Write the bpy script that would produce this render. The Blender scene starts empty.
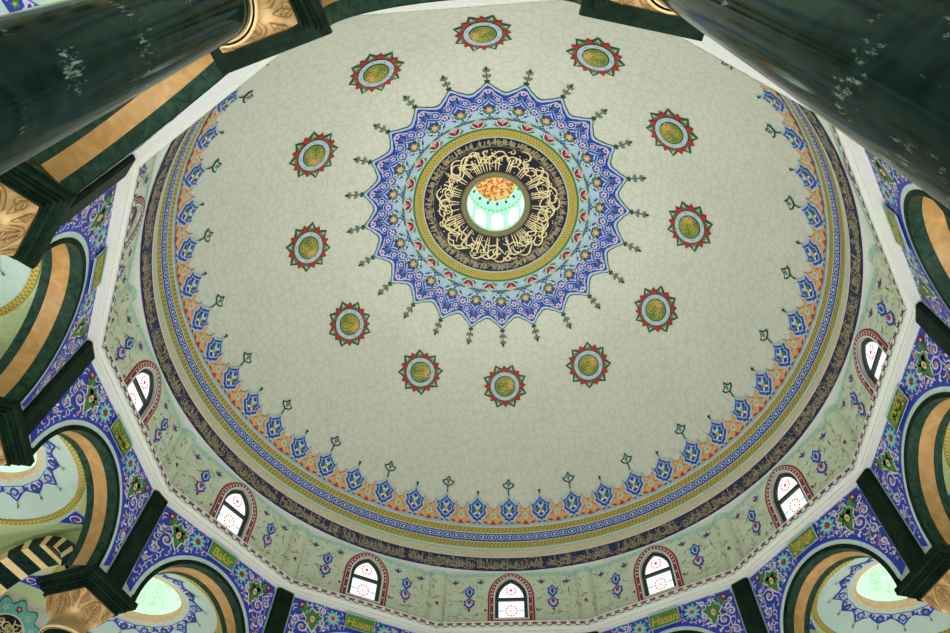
import bpy, math, random
from mathutils import Vector, Matrix
from mathutils.geometry import tessellate_polygon
PI = math.pi
C = bpy.context.scene.collection
def D(a): return math.radians(a)
FLOOR = -1.65                    # camera height is z = 0

# ------------------------------------------------------------------ materials
def lin(c):
    def f(v):
        v /= 255.0
        return v/12.92 if v <= .04045 else ((v+.055)/1.055)**2.4
    return tuple(f(v) for v in c)+(1,)
MATS = {}
def nodes(name):
    m = bpy.data.materials.new(name); m.use_nodes = True
    nt = m.node_tree; return m, nt, nt.nodes, nt.links, nt.nodes['Principled BSDF']
def paint(name, rgb, rough=.5, var=.1, scale=9.0, spec=.3):
    m, nt, N, L, b = nodes(name)
    tc = N.new('ShaderNodeTexCoord'); nz = N.new('ShaderNodeTexNoise'); nz.inputs['Scale'].default_value = scale
    nz.inputs['Detail'].default_value = 4
    L.new(tc.outputs['Object'], nz.inputs['Vector'])
    r = N.new('ShaderNodeValToRGB'); c = lin(rgb)
    r.color_ramp.elements[0].color = tuple(v*(1-var) for v in c[:3])+(1,); r.color_ramp.elements[0].position = .3
    r.color_ramp.elements[1].color = tuple(min(1, v*(1+var)) for v in c[:3])+(1,); r.color_ramp.elements[1].position = .7
    L.new(nz.outputs['Fac'], r.inputs['Fac']); L.new(r.outputs['Color'], b.inputs['Base Color'])
    b.inputs['Roughness'].default_value = rough; b.inputs['Specular IOR Level'].default_value = spec
    MATS[name] = m; return m
def glow(name, rgb, strength):
    m, nt, N, L, b = nodes(name)
    b.inputs['Base Color'].default_value = tuple(v*.25 for v in lin(rgb)[:3])+(1,); b.inputs['Emission Color'].default_value = lin(rgb)
    b.inputs['Emission Strength'].default_value = strength; b.inputs['Roughness'].default_value = .3
    MATS[name] = m; return m
def marble(name, dark, light, fleck, rough=.14, scale=.9, amount=.62, spec=.5):
    m, nt, N, L, b = nodes(name)
    tc = N.new('ShaderNodeTexCoord'); mp = N.new('ShaderNodeMapping'); L.new(tc.outputs['Object'], mp.inputs['Vector'])
    mp.inputs['Rotation'].default_value = (.5, .3, .2)
    nz = N.new('ShaderNodeTexNoise'); nz.inputs['Scale'].default_value = scale*2.2; nz.inputs['Detail'].default_value = 9
    nz.inputs['Distortion'].default_value = 1.2
    L.new(mp.outputs['Vector'], nz.inputs['Vector'])
    r = N.new('ShaderNodeValToRGB'); r.color_ramp.elements[0].color = lin(dark); r.color_ramp.elements[0].position = .3
    r.color_ramp.elements[1].color = lin(light); r.color_ramp.elements[1].position = .75
    L.new(nz.outputs['Fac'], r.inputs['Fac'])
    mp2 = N.new('ShaderNodeMapping'); mp2.inputs['Scale'].default_value = (7.5, 7.5, 1.7); mp2.inputs['Rotation'].default_value = (.45, -.5, .3)
    L.new(tc.outputs['Object'], mp2.inputs['Vector'])
    v = N.new('ShaderNodeTexNoise'); v.inputs['Scale'].default_value = 3.4*scale; v.inputs['Detail'].default_value = 5; v.inputs['Roughness'].default_value = .7
    L.new(mp2.outputs['Vector'], v.inputs['Vector'])
    v2 = N.new('ShaderNodeTexNoise'); v2.inputs['Scale'].default_value = 1.5*scale; v2.inputs['Detail'].default_value = 2
    L.new(tc.outputs['Object'], v2.inputs['Vector'])
    mu = N.new('ShaderNodeMath'); mu.operation = 'MULTIPLY'; L.new(v.outputs['Fac'], mu.inputs[0]); L.new(v2.outputs['Fac'], mu.inputs[1])
    r2 = N.new('ShaderNodeValToRGB'); r2.color_ramp.elements[0].position = amount*.5; r2.color_ramp.elements[0].color = (0, 0, 0, 1)
    r2.color_ramp.elements[1].position = amount*.5+.10; r2.color_ramp.elements[1].color = (.75, .75, .75, 1)
    L.new(mu.outputs[0], r2.inputs['Fac'])
    mx = N.new('ShaderNodeMix'); mx.data_type = 'RGBA'
    L.new(r2.outputs['Color'], mx.inputs['Factor']); L.new(r.outputs['Color'], mx.inputs['A']); mx.inputs['B'].default_value = lin(fleck)
    L.new(mx.outputs['Result'], b.inputs['Base Color'])
    b.inputs['Roughness'].default_value = rough; b.inputs['Specular IOR Level'].default_value = spec
    if spec < .3: b.inputs['IOR'].default_value = 1.2
    MATS[name] = m; return m
def tracery(name, ground, line, scale, width=.05, rough=.45):
    m, nt, N, L, b = nodes(name)
    tc = N.new('ShaderNodeTexCoord')
    v = N.new('ShaderNodeTexVoronoi'); v.feature = 'DISTANCE_TO_EDGE'; v.inputs['Scale'].default_value = scale; v.inputs['Randomness'].default_value = .75
    L.new(tc.outputs['Object'], v.inputs['Vector'])
    r = N.new('ShaderNodeValToRGB'); r.color_ramp.elements[0].color = lin(line); r.color_ramp.elements[0].position = width*.6
    r.color_ramp.elements[1].color = lin(ground); r.color_ramp.elements[1].position = width*1.6
    L.new(v.outputs['Distance'], r.inputs['Fac'])
    nz = N.new('ShaderNodeTexNoise'); nz.inputs['Scale'].default_value = .35; nz.inputs['Detail'].default_value = 3
    L.new(tc.outputs['Object'], nz.inputs['Vector'])
    hs = N.new('ShaderNodeMix'); hs.data_type = 'RGBA'; hs.blend_type = 'MULTIPLY'; hs.inputs['Factor'].default_value = .12
    L.new(r.outputs['Color'], hs.inputs['A']); L.new(nz.outputs['Fac'], hs.inputs['B'])
    L.new(hs.outputs['Result'], b.inputs['Base Color'])
    b.inputs['Roughness'].default_value = rough; b.inputs['Specular IOR Level'].default_value = .35
    MATS[name] = m; return m
def carved(name, a, bb):
    m, nt, N, L, b = nodes(name)
    tc = N.new('ShaderNodeTexCoord'); w = N.new('ShaderNodeTexNoise'); w.inputs['Scale'].default_value = 4; w.inputs['Detail'].default_value = 6
    L.new(tc.outputs['Object'], w.inputs['Vector'])
    r = N.new('ShaderNodeValToRGB'); r.color_ramp.elements[0].color = lin(a); r.color_ramp.elements[0].position = .35
    r.color_ramp.elements[1].color = lin(bb); r.color_ramp.elements[1].position = .65
    L.new(w.outputs['Fac'], r.inputs['Fac']); L.new(r.outputs['Color'], b.inputs['Base Color'])
    v = N.new('ShaderNodeTexWave'); v.inputs['Scale'].default_value = 3.2; v.inputs['Distortion'].default_value = 9; v.inputs['Detail'].default_value = 2
    L.new(tc.outputs['Object'], v.inputs['Vector'])
    bp = N.new('ShaderNodeBump'); bp.inputs['Strength'].default_value = .25; bp.inputs['Distance'].default_value = .02
    L.new(v.outputs['Fac'], bp.inputs['Height']); L.new(bp.outputs['Normal'], b.inputs['Normal'])
    b.inputs['Roughness'].default_value = .55
    MATS[name] = m; return m

tracery('cream', (213, 217, 203), (203, 207, 190), 3.0, .06)
paint('cream_strip', (214, 205, 172)); paint('plaster', (208, 211, 203), var=.04); paint('plaster_green', (196, 208, 188), var=.05)
tracery('sage', (206, 223, 199), (216, 224, 196), 3.4, .05)
paint('teal_edge', (170, 208, 190)); paint('gold', (188, 174, 84)); paint('gold_dark', (146, 126, 52)); paint('script_gold', (232, 216, 164), var=.12)
paint('script_dim', (158, 146, 112), var=.15)
paint('blue', (46, 62, 172)); paint('navy', (15, 19, 44)); paint('navy_band', (36, 44, 84), var=.3, scale=2)
paint('pale_blue', (172, 200, 212)); paint('aqua', (110, 190, 184)); paint('aqua_pale', (176, 214, 206))
paint('green', (66, 128, 62)); paint('leaf_green', (70, 118, 60)); paint('dark_green', (36, 74, 50)); paint('ink', (40, 50, 44))
paint('red', (176, 48, 48)); paint('maroon', (130, 38, 48)); paint('rust', (158, 84, 60)); paint('orange', (220, 166, 108)); paint('pink', (222, 158, 166)); paint('lilac', (206, 204, 228))
paint('white', (226, 226, 222), var=.04); paint('plaque_green', (84, 134, 52)); paint('brown_ring', (128, 122, 84)); paint('olive', (138, 136, 62)); paint('rim', (196, 216, 210)); paint('vermilion', (222, 84, 34)); paint('cap_gold', (236, 190, 70))
paint('mint', (190, 236, 214)); paint('sprig', (166, 186, 140)); paint('grey_leaf', (112, 122, 104)); paint('peach', (226, 186, 150))
marble('green_marble', (12, 27, 25), (26, 52, 46), (150, 172, 164), .1, 1.25, .70, .25)
marble('green_marble_trim', (14, 26, 19), (30, 50, 38), (70, 98, 82), .45, 1.2, .84, .15)
marble('tan_marble', (164, 124, 70), (196, 156, 98), (214, 186, 136), .4, 1.3, .84)
marble('cream_marble', (212, 182, 120), (228, 202, 148), (236, 220, 180), .35, 1.0, .85)
marble('green_marble_soffit', (28, 48, 40), (54, 80, 66), (90, 120, 106), .3, 2.2, .8, .2)
carved('carved_stone', (182, 146, 94), (206, 174, 122)); paint('groove_shade_dirt', (146, 108, 62))  # brown lines paint in the shade and dirt of the carving
marble('floor_stone', (206, 194, 168), (226, 216, 194), (240, 236, 226), .35, .6, .8)
tracery('bay_plaster', (190, 216, 208), (200, 219, 208), 4.6, .06)
tracery('bay_green', (176, 200, 150), (206, 204, 150), 5.0, .06)
glow('window_glass', (250, 252, 255), 1.15); glow('glass_red', (226, 60, 92), .75); glow('glass_cyan', (120, 225, 235), .9); glow('glass_gold', (255, 230, 120), .9)
glow('lantern_glass', (232, 255, 246), 3.0); glow('skylight', (218, 255, 226), .85); glow('skylight_green', (188, 248, 190), .82)
paint('window_metal', (52, 60, 54), rough=.4)
# ------------------------------------------------------------------ mesh builder
class B:
    def __init__(s, mp=None, step=.006): s.v = []; s.f = []; s.m = []; s.slots = []; s.mp = mp or (lambda x, y, h: (x, y, h)); s.step = step; s.smooth = False
    def mi(s, mat):
        if mat not in s.slots: s.slots.append(mat)
        return s.slots.index(mat)
    def face(s, pts3, mat):
        n = len(s.v); s.v += [tuple(p) for p in pts3]; s.f.append(tuple(range(n, n+len(pts3)))); s.m.append(s.mi(mat))
    def grid(s, rows, mat, closed=False):
        n = len(s.v); w = len(rows[0])
        for r in rows: s.v += [tuple(p) for p in r]
        k = s.mi(mat) if isinstance(mat, str) else None
        for i in range(len(rows)-1):
            for j in range(w if closed else w-1):
                a = n+i*w+j; b = n+i*w+(j+1) % w
                s.f.append((a, b, b+w, a+w)); s.m.append(k if k is not None else s.mi(mat(i, j)))
    def poly(s, pts, mat, layer=1, mp=None, holes=()):
        mp = mp or s.mp; loops = [list(pts)]+[list(h) for h in holes]
        tri = tessellate_polygon([[Vector((p[0], p[1], 0)) for p in l] for l in loops])
        n = len(s.v); k = s.mi(mat); h = layer*s.step
        for l in loops: s.v += [tuple(mp(p[0], p[1], h)) for p in l]
        for t in tri: s.f.append(tuple(n+i for i in t)); s.m.append(k)
    def disc(s, cx, cy, r, mat, layer=1, n=20, r0=0.0, mp=None, rings=2):
        mp = mp or s.mp; h = layer*s.step
        rs = [r0+(r-r0)*i/rings for i in range(rings+1)]
        s.grid([[mp(cx+q*math.cos(2*PI*j/n), cy+q*math.sin(2*PI*j/n), h) for j in range(n)] for q in rs], mat, True)
    def stroke(s, pts, w, mat, layer=1, mp=None, taper=True):
        mp = mp or s.mp; h = layer*s.step; n = len(pts); L = []; R = []
        for i, p in enumerate(pts):
            a = pts[max(0, i-1)]; b = pts[min(n-1, i+1)]; dx, dy = b[0]-a[0], b[1]-a[1]; l = math.hypot(dx, dy) or 1
            q = w/2*((.35+.65*math.sin(PI*(i+.5)/n)) if taper else 1)
            L.append(mp(p[0]-dy/l*q, p[1]+dx/l*q, h)); R.append(mp(p[0]+dy/l*q, p[1]-dx/l*q, h))
        s.grid([L, R], mat)
    def loop(s, pts, w, mat, layer=1): s.stroke(list(pts)+[pts[0], pts[1]], w, mat, layer, taper=False)
    def box(s, c, d, mat):
        x, y, z = c; a, b, e = d[0]/2, d[1]/2, d[2]/2
        P = [(x+i*a, y+j*b, z+k*e) for k in (-1, 1) for (i, j) in ((-1, -1), (1, -1), (1, 1), (-1, 1))]
        for q in ((3, 2, 1, 0), (4, 5, 6, 7), (0, 1, 5, 4), (1, 2, 6, 5), (2, 3, 7, 6), (3, 0, 4, 7)): s.face([P[i] for i in q], mat)
    def build(s, name, parent=None, smooth=False, loc=None, rz=0.0):
        me = bpy.data.meshes.new(name); me.from_pydata(s.v, [], s.f)
        for sl in s.slots: me.materials.append(MATS[sl])
        me.polygons.foreach_set('material_index', s.m)
        if smooth: me.polygons.foreach_set('use_smooth', [True]*len(s.f))
        me.update(); o = bpy.data.objects.new(name, me); C.objects.link(o)
        if parent: o.parent = parent
        if loc: o.location = loc
        o.rotation_euler = (0, 0, rz)
        return o
def tag(o, label=None, cat=None, group=None, kind=None):
    if label: o['label'] = label
    if cat: o['category'] = cat
    if group: o['group'] = group
    if kind: o['kind'] = kind
    return o
def empty(name, loc=(0, 0, 0), rz=0.0):
    o = bpy.data.objects.new(name, None); C.objects.link(o); o.location = loc; o.rotation_euler = (0, 0, rz); o.empty_display_size = .3; return o
def children(o): return [c for c in bpy.data.objects if c.parent == o]
def dup(o, rz, parent=None, loc=None):
    c = o.copy(); C.objects.link(c)
    if parent: c.parent = parent
    else:
        c.rotation_euler = (0, 0, rz)
        if loc is not None: c.location = loc
    for ch in children(o): dup(ch, 0, c)
    return c
# ------------------------------------------------------------------ 2-D motifs
def ell(cx, cy, rx, ry=None, n=12, rot=0.0):
    ry = ry or rx; c, s = math.cos(rot), math.sin(rot)
    return [(cx+rx*math.cos(a)*c-ry*math.sin(a)*s, cy+rx*math.cos(a)*s+ry*math.sin(a)*c) for a in (2*PI*i/n for i in range(n))]
def leaf(x, y, ang, l, w):
    c, s = math.cos(ang), math.sin(ang)
    P = [(0, 0), (.25, .8), (.5, 1), (.75, .6), (1, 0), (.75, -.6), (.5, -1), (.25, -.8)]
    return [(x+a*l*c-b*w/2*s, y+a*l*s+b*w/2*c) for a, b in P]
FL = [(0, 1), (.14, .88), (.42, .79), (.62, .70), (1, .68), (.84, .56), (.80, .47), (.95, .38), (.74, .27), (.50, .20), (.40, .10), (.18, .09)]
def fleur(x, y, hw, ht, k=1.0):
    P = FL+[(0, 0)]+[(-a, b) for a, b in FL[:0:-1]]
    return [(x+a*hw*k, y+ht/2+(b-.5)*ht*k) for a, b in P]
def curl(x, y, ang, size, hand=1, turns=1.35, n=16):
    out = []
    for i in range(n+1):
        t = i/n; a = ang+hand*turns*2*PI*t; r = size*(1-.82*t)
        out.append((x+r*math.cos(a), y+r*math.sin(a)))
    return out
def arc(cx, cy, r, a0, a1, n=10): return [(cx+r*math.cos(D(a0+(a1-a0)*i/n)), cy+r*math.sin(D(a0+(a1-a0)*i/n))) for i in range(n+1)]
def flower(b, x, y, r, petal, heart, layer, n=6, mp=None, rot=0):
    pts = []
    for i in range(n*4):
        a = 2*PI*i/(n*4)+rot; q = r*(.78+.22*math.cos(n*(a-rot))); pts.append((x+q*math.cos(a), y+q*math.sin(a)))
    b.poly(pts, petal, layer, mp); b.poly(ell(x, y, r*.38, n=8), heart, layer+1, mp)
def script(b, x0, x1, y0, y1, rng, mat, w, layer, mp=None, tall=.55, mat2=None):
    """a run of flowing pen strokes: bowls on the base line, tall stems, sweeping tops and dots"""
    H = y1-y0; x = x0
    while x < x1:
        k = rng.random(); s = H*rng.uniform(.22, .4)
        if k < tall:
            t = y0+H*rng.uniform(.6, .98); dx = rng.uniform(-.06, .06)*H; yb = y0+H*rng.uniform(.02, .3)
            b.stroke([(x, yb), (x+dx*.3, (yb+t)/2), (x+dx, t), (x+dx+.05*H, t-.04*H)], w*1.15, mat, layer, mp)
            x += H*rng.uniform(.07, .16)
        elif k < tall+.25:
            cy = y0+H*rng.uniform(.2, .6)
            b.stroke(arc(x+s*.6, cy, s*.75, rng.uniform(150, 200), rng.uniform(340, 420), 9), w, mat, layer, mp)
            x += H*rng.uniform(.1, .25)
        elif k < tall+.36:
            cy = y0+H*rng.uniform(.55, .85)
            b.stroke([(x-s*.4+s*1.9*i/8, cy+.12*H*math.sin(PI*i/8*1.4)) for i in range(9)], w, mat, layer, mp)
            x += H*.05
        else:
            cx, cy = x+rng.uniform(0, .1)*H, y0+H*rng.uniform(.1, .9); q = w*.75
            b.poly([(cx-q, cy), (cx, cy-q), (cx+q, cy), (cx, cy+q)], mat2 or mat, layer, mp)
            x += H*.03
# ------------------------------------------------------------------ dome
DA, DB, DZ = 10.4, 10.2, 17.05
def dpt(az, th, h=0.0):
    s, c = math.sin(D(th)), math.cos(D(th)); n = Vector((s/DA, c/DB)).normalized()
    if th > 90:          # upright foot: cream ledge leaning in, dark band leaning out again
        z = DZ-(th-90)*PI/180*DA
        r = 10.4-.075*(DZ-z)/.43 if z > 16.62 else 10.31+.10*(16.62-z)/.57
        r -= h
    else: r = DA*s-n.x*h; z = DZ+DB*c-n.y*h
    return (r*math.cos(D(az)), r*math.sin(D(az)), z)
def dmap(az0, th0):
    def f(x, y, h):
        th = th0-math.degrees(y/10.3); r = DA*math.sin(D(min(th, 90))); return dpt(az0-math.degrees(x/r), th, h)
    return f
def omap(az0, th0):     # the same, y pointing away from the crown
    g = dmap(az0, th0); return lambda x, y, h: g(x, -y, h)
def band(b, t0, t1, mat, layer, n=240, k=1):
    rows = [[dpt(360*j/n, t0+(t1-t0)*i/k, layer*b.step) for j in range(n)] for i in range(k+1)]
    b.grid(rows, mat, True)
DS = .012
sh = B(); ths = [7.0+(90-7.0)*i/40 for i in range(41)]+[92.36, 92.4, 95.4]
sh.grid([[dpt(360*j/180, t) for j in range(180)] for t in ths], 'cream', True)
dome = sh.build('ceiling', smooth=True)
tag(dome, 'great cream dome painted with a blue star rosette and a ring of roundels', 'dome', kind='structure')

# star rosette of 24 points
def starb(phi):
    u = abs(phi)/7.5; return 29.5+2.9*(1-u)**1.5+.22*abs(math.sin(PI*u*2.5))*(1-u*.5)
ro = B(step=DS)
NS = 24*16
def rosring(mat, layer, f0, f1, k=5):
    rows = []
    for i in range(k+1):
        row = []
        for j in range(NS):
            az = 360*j/NS; phi = ((az-90+7.5) % 15)-7.5; a, e = f0(phi), f1(phi); row.append(dpt(az, a+(e-a)*i/k, layer*DS))
        rows.append(row)
    ro.grid(rows, mat, True)
rosring('dark_green', 1, lambda p: 26, lambda p: starb(p)+.42)
rosring('pale_blue', 2, lambda p: 19.8, lambda p: starb(p)+.12)
rosring('blue', 3, lambda p: 25.3, lambda p: starb(p)-.5)
for i in range(24):
    az = 90+15*i; m = omap(az, 22.4); m2 = omap(az+7.5, 20.2); q = ro
    q.poly(fleur(0, .0, .46, 1.14, 1.09), 'pale_blue', 4, m); q.poly(fleur(0, .0, .46, 1.14), 'blue', 5, m); q.poly(fleur(0, .0, .46, 1.14, .80), 'pale_blue', 6, m)
    q.poly(fleur(0, .0, .46, 1.14, .64), 'blue', 6.5, m)
    for s in (-1, 1):
        q.poly(leaf(s*.04, .38, D(90-s*52), .34, .17), 'green', 7, m); q.poly(leaf(s*.05, .55, D(90-s*40), .3, .15), 'dark_green', 7, m)
        q.poly(leaf(s*.03, .35, D(-90+s*40), .24, .12), 'pale_blue', 7, m)
        flower(q, s*.36, 1.02, .13, 'lilac', 'rust', 6, 5, m); flower(q, s*.24, 1.3, .09, 'lilac', 'rust', 6, 5, m); q.stroke(arc(s*.36, 1.02, .19, 0, 300, 10), .035, 'pale_blue', 6, m)
        q.stroke(curl(s*.30, .55, D(90), .15, -s), .04, 'white', 7, m); q.stroke(curl(s*.2, .25, D(200 if s > 0 else -20), .1, s), .035, 'white', 7, m)
        q.stroke([(s*.1, 1.55), (s*.28, 1.28), (s*.5, 1.12)], .045, 'white', 5, m)
    flower(q, 0, .55, .17, 'orange', 'peach', 8, 6, m); q.poly(leaf(0, .16, D(90), .24, .14), 'green', 7, m)
    flower(q, 0, 1.46, .15, 'lilac', 'rust', 6, 6, m); q.poly(leaf(0, 1.1, D(90), .2, .14), 'green', 5, m)
    q.stroke(arc(0, 1.12, .22, -60, 240, 12), .035, 'pale_blue', 6, m2); flower(q, 0, 1.12, .16, 'lilac', 'rust', 6, 6, m2)
    # red tulips between the blue fleurs
    for a in (48, 90, 132): q.poly(leaf(0, .08, D(a), .44, .21), 'white', 5.5, m2); q.poly(leaf(0, .1, D(a), .38, .15), 'maroon' if a != 90 else 'red', 6, m2)
    q.poly(leaf(0, .2, D(90), .26, .09), 'pink', 7, m2)
    for a in (12, 168, 35, 145): q.poly(leaf(0, .1, D(a), .4, .14), 'green', 5, m2)
    for a in (5, 175): q.poly(leaf(0, .04, D(a), .5, .1), 'leaf_green', 5, m)
    # finial sprig outside the tip
    q.stroke([(0, 1.82), (0, 2.55)], .045, 'dark_green', 2, m, taper=False)
    for y, l in ((1.88, .14), (2.1, .24), (2.4, .2)):
        for s in (-1, 1): q.poly(leaf(0, y, D(90-s*48), l, .15), 'dark_green' if y < 2 else 'grey_leaf', 3, m)
    q.poly(leaf(0, 2.44, D(90), .26, .13), 'dark_green', 3, m)
band(ro, 19.75, 20.25, 'leaf_green', 3)
ro.build('star_rosette', dome)
# gold braid around the inscription
gb = B(step=DS); band(gb, 17.75, 19.85, 'gold', 2); band(gb, 17.55, 17.78, 'pale_blue', 3); band(gb, 19.8, 19.95, 'pale_blue', 3)
n = 150
for i in range(n):
    m = dmap(360*i/n, 18.8)
    for s in (-1, 1):
        gb.poly([(-.055, s*.02), (-.02, s*.02), (.055, s*.15), (.02, s*.15)], 'gold_dark', 3, m)
    gb.poly(ell(.07, 0, .022, .03, 6), 'red' if i % 2 else 'ink', 3, m)
gb.build('gold_braid', dome)
# black calligraphy ring
ca = B(step=DS); band(ca, 8.3, 17.6, 'navy', 1, k=4); rng = random.Random(7)
band(ca, 15.15, 15.25, 'script_dim', 2)
def ringmap(th0, rr):      # x runs along the ring at radius rr, y outwards
    return lambda x, y, h: dpt(90-math.degrees(x/rr), th0+math.degrees(y/10.3), h)
m = ringmap(8.7, 2.0)
x = 0
while x < 2*PI*2.0:      # tall stems
    l = rng.uniform(.5, 1.0); d = rng.uniform(-.07, .07)
    ca.stroke([(x, .03), (x+d*.4, l*.5), (x+d, l), (x+d+.05, l-.05)], .055, 'script_gold', 3, m); x += rng.choice((.09, .1, .11, .14, .3, .42))
x = 0
while x < 2*PI*2.0:      # bowls and long sweeps
    y = rng.uniform(.5, 1.02); k = rng.random(); s = rng.uniform(.1, .24)
    if k < .42: ca.stroke(arc(x, y, s, rng.uniform(0, 60), rng.uniform(190, 290), 12), .06, 'script_gold', 4, m)
    elif k < .8: ca.stroke([(x-.34+.68*i/9, y+.16*math.sin(i/9*PI*1.5)) for i in range(10)], .065, 'script_gold', 4, m)
    else: ca.stroke(curl(x, y, rng.uniform(0, 6), s*.7, 1, 1.0), .05, 'script_gold', 4, m)
    x += rng.uniform(.08, .17)
for i in range(16):
    x = 2*PI*2*i/16+rng.uniform(-.2, .2); ca.stroke([(x-.45+.9*k/12, rng.uniform(.28, .32)+.5*(k/12)**2+.1*math.sin(k*.6)) for k in range(13)], .06, 'script_gold', 4, m)
for i in range(170):
    x, y = rng.uniform(0, 2*PI*2), rng.uniform(.1, 1.1); q = .03
    ca.poly([(x-q, y), (x, y-q), (x+q, y), (x, y+q)], rng.choice(('script_gold', 'script_gold', 'lilac')), 3, m)
script(ca, 0, 2*PI*2.85, 0, .38, rng, 'script_dim', .04, 3, ringmap(15.3, 2.85), tall=.7)
ca.build('calligraphy_ring', dome)
# roundels: one per wall, all alike
_mm = dmap(90, 47.5); md = B(lambda x, y, h: _mm(1.19*(x*.92388-y*.38268), 1.19*(x*.38268+y*.92388), h), DS)
def star(r0, r1, n, rot): return [((r1 if i % 2 == 0 else r0)*math.cos(D(rot)+PI*i/n), (r1 if i % 2 == 0 else r0)*math.sin(D(rot)+PI*i/n)) for i in range(2*n)]
for k in range(8):
    a = 90+45*k
    c, s = math.cos(D(a)), math.sin(D(a))
    md.poly([(.5*c-.24*-s*-1, .5*s-.24*c), (.9*c, .9*s), (.5*c-.24*s, .5*s+.24*c)] if False else [(.48*c+.27*s, .48*s-.27*c), (.66*c+.2*s, .66*s-.2*c), (.9*c, .9*s), (.66*c-.2*s, .66*s+.2*c), (.48*c-.27*s, .48*s+.27*c)], 'dark_green', 2)
    md.poly([(.48*c+.2*s, .48*s-.2*c), (.65*c+.15*s, .65*s-.15*c), (.85*c, .85*s), (.65*c-.15*s, .65*s+.15*c), (.48*c-.2*s, .48*s+.2*c)], 'leaf_green', 3)
    md.poly(leaf(.5*c, .5*s, D(a), .3, .12), 'aqua_pale', 4); md.poly(leaf(.52*c, .52*s, D(a), .2, .12), 'red', 5)
    a += 22.5; c, s = math.cos(D(a)), math.sin(D(a))
    md.poly([(.48*c+.2*s, .48*s-.2*c), (.68*c+.11*s, .68*s-.11*c), (.82*c, .82*s), (.68*c-.11*s, .68*s+.11*c), (.48*c-.2*s, .48*s+.2*c)], 'maroon', 3)
    md.poly(leaf(.5*c, .5*s, D(a), .27, .2), 'red', 4)
md.disc(0, 0, .575, 'dark_green', 5, 32, .3); md.disc(0, 0, .555, 'pale_blue', 6, 32, .34); mc = B(md.mp, DS); mc.disc(0, 0, .41, 'dark_green', 7, 32)
mc.disc(0, 0, .375, 'olive', 8, 32); rng = random.Random(3)
for i in range(16):
    a = D(22.5*i); md.poly(ell(.485*math.cos(a), .485*math.sin(a), .035, n=6), 'lilac' if i % 2 else 'aqua', 7)
for i in range(44):
    a, q = rng.uniform(0, 6.28), .31*math.sqrt(rng.random()); x, y = q*math.cos(a), q*math.sin(a)
    mc.stroke(arc(x, y, rng.uniform(.05, .1), rng.uniform(0, 360), rng.uniform(360, 560), 6), .032, ('gold', 'plaque_green', 'orange', 'gold', 'green')[i % 5], 9)
med = md.build('medallion', dome); cen = mc.build('centre', med)
for i in range(1, 12):
    c = med.copy(); C.objects.link(c); c.parent = dome; c.rotation_euler = (0, 0, D(30*i)); k = cen.copy(); C.objects.link(k); k.parent = c
# crest frieze at the foot of the dome
cr = B(step=DS); band(cr, 82.2, 84.2, 'pale_blue', 1)
for i in range(48):
    m = dmap(90+7.5*i, 83.0); mm = dmap(90+7.5*i+3.75, 83.0); H = 1.17; W = .40
    og = [(-.66, -.06), (-.6, .16), (-.48, .38), (-.38, .56), (-.3, .68), (-.22, .92), (-.16, .72), (-.09, .62), (0, .58)]
    og = og+[(-a, b) for a, b in og[-2::-1]]
    cr.poly([(a*1.04, b+.05) for a, b in og], 'grey_leaf', 2, mm); cr.poly(og, 'orange', 3, mm)
    cr.poly(fleur(0, 0, W, H, 1.22), 'pale_blue', 4, m); cr.poly(fleur(0, 0, W, H), 'blue', 5, m); cr.poly(fleur(0, 0, W, H, .78), 'pale_blue', 6, m)
    cr.poly(fleur(0, 0, W, H, .66), 'blue', 7, m)
    for s in (-1, 1):
        cr.poly(leaf(0, .45, D(90-s*60), .26, .14), 'green', 8, m); cr.poly(leaf(0, .55, D(90-s*25), .3, .12), 'aqua_pale', 8, m)
        cr.poly(leaf(0, .5, D(-90+s*35), .26, .1), 'white', 8, m)
        cr.stroke(curl(s*.22, .26, D(90), .12, s), .045, 'rust', 4, mm); cr.poly(leaf(s*.05, .5, D(90-s*30), .22, .08), 'peach', 4, mm)
    cr.poly(ell(0, .5, .06, .09, 8), 'orange', 9, m)
    cr.poly(ell(0, .3, .13, .16, 10), 'aqua_pale', 5, mm); cr.poly(ell(0, .3, .06, .08, 8), 'gold', 6, mm)
    cr.poly([(-.13, -.1), (.13, -.1), (0, .1)], 'red', 5, mm)
    for s in (-1, 1): cr.poly(leaf(s*.2, -.05, D(90-s*70), .24, .08), 'maroon', 5, mm); cr.poly(leaf(s*.5, -.06, D(90-s*75), .16, .07), 'ink', 5, mm)
    cr.stroke([(0, 1.26), (0, 1.42)], .05, 'ink', 3, m, taper=False)
    if i % 2 == 0:
        cr.stroke([(0, 1.3), (0, 1.62)], .045, 'ink', 3, m, taper=False)
        cr.poly([(0, 1.55), (.2, 1.66), (.27, 1.82), (.12, 1.86), (0, 2.08), (-.12, 1.86), (-.27, 1.82), (-.2, 1.66)], 'ink', 3, m)
        cr.poly([(0, 1.61), (.15, 1.69), (.19, 1.78), (.08, 1.81), (0, 1.97), (-.08, 1.81), (-.19, 1.78), (-.15, 1.69)], 'aqua_pale', 4, m)
        cr.poly(leaf(0, 1.64, D(90), .28, .12), 'grey_leaf', 5, m)
    else: cr.poly(ell(0, 1.43, .06, n=8), 'ink', 4, m)
cr.build('crest_frieze', dome)
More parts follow.
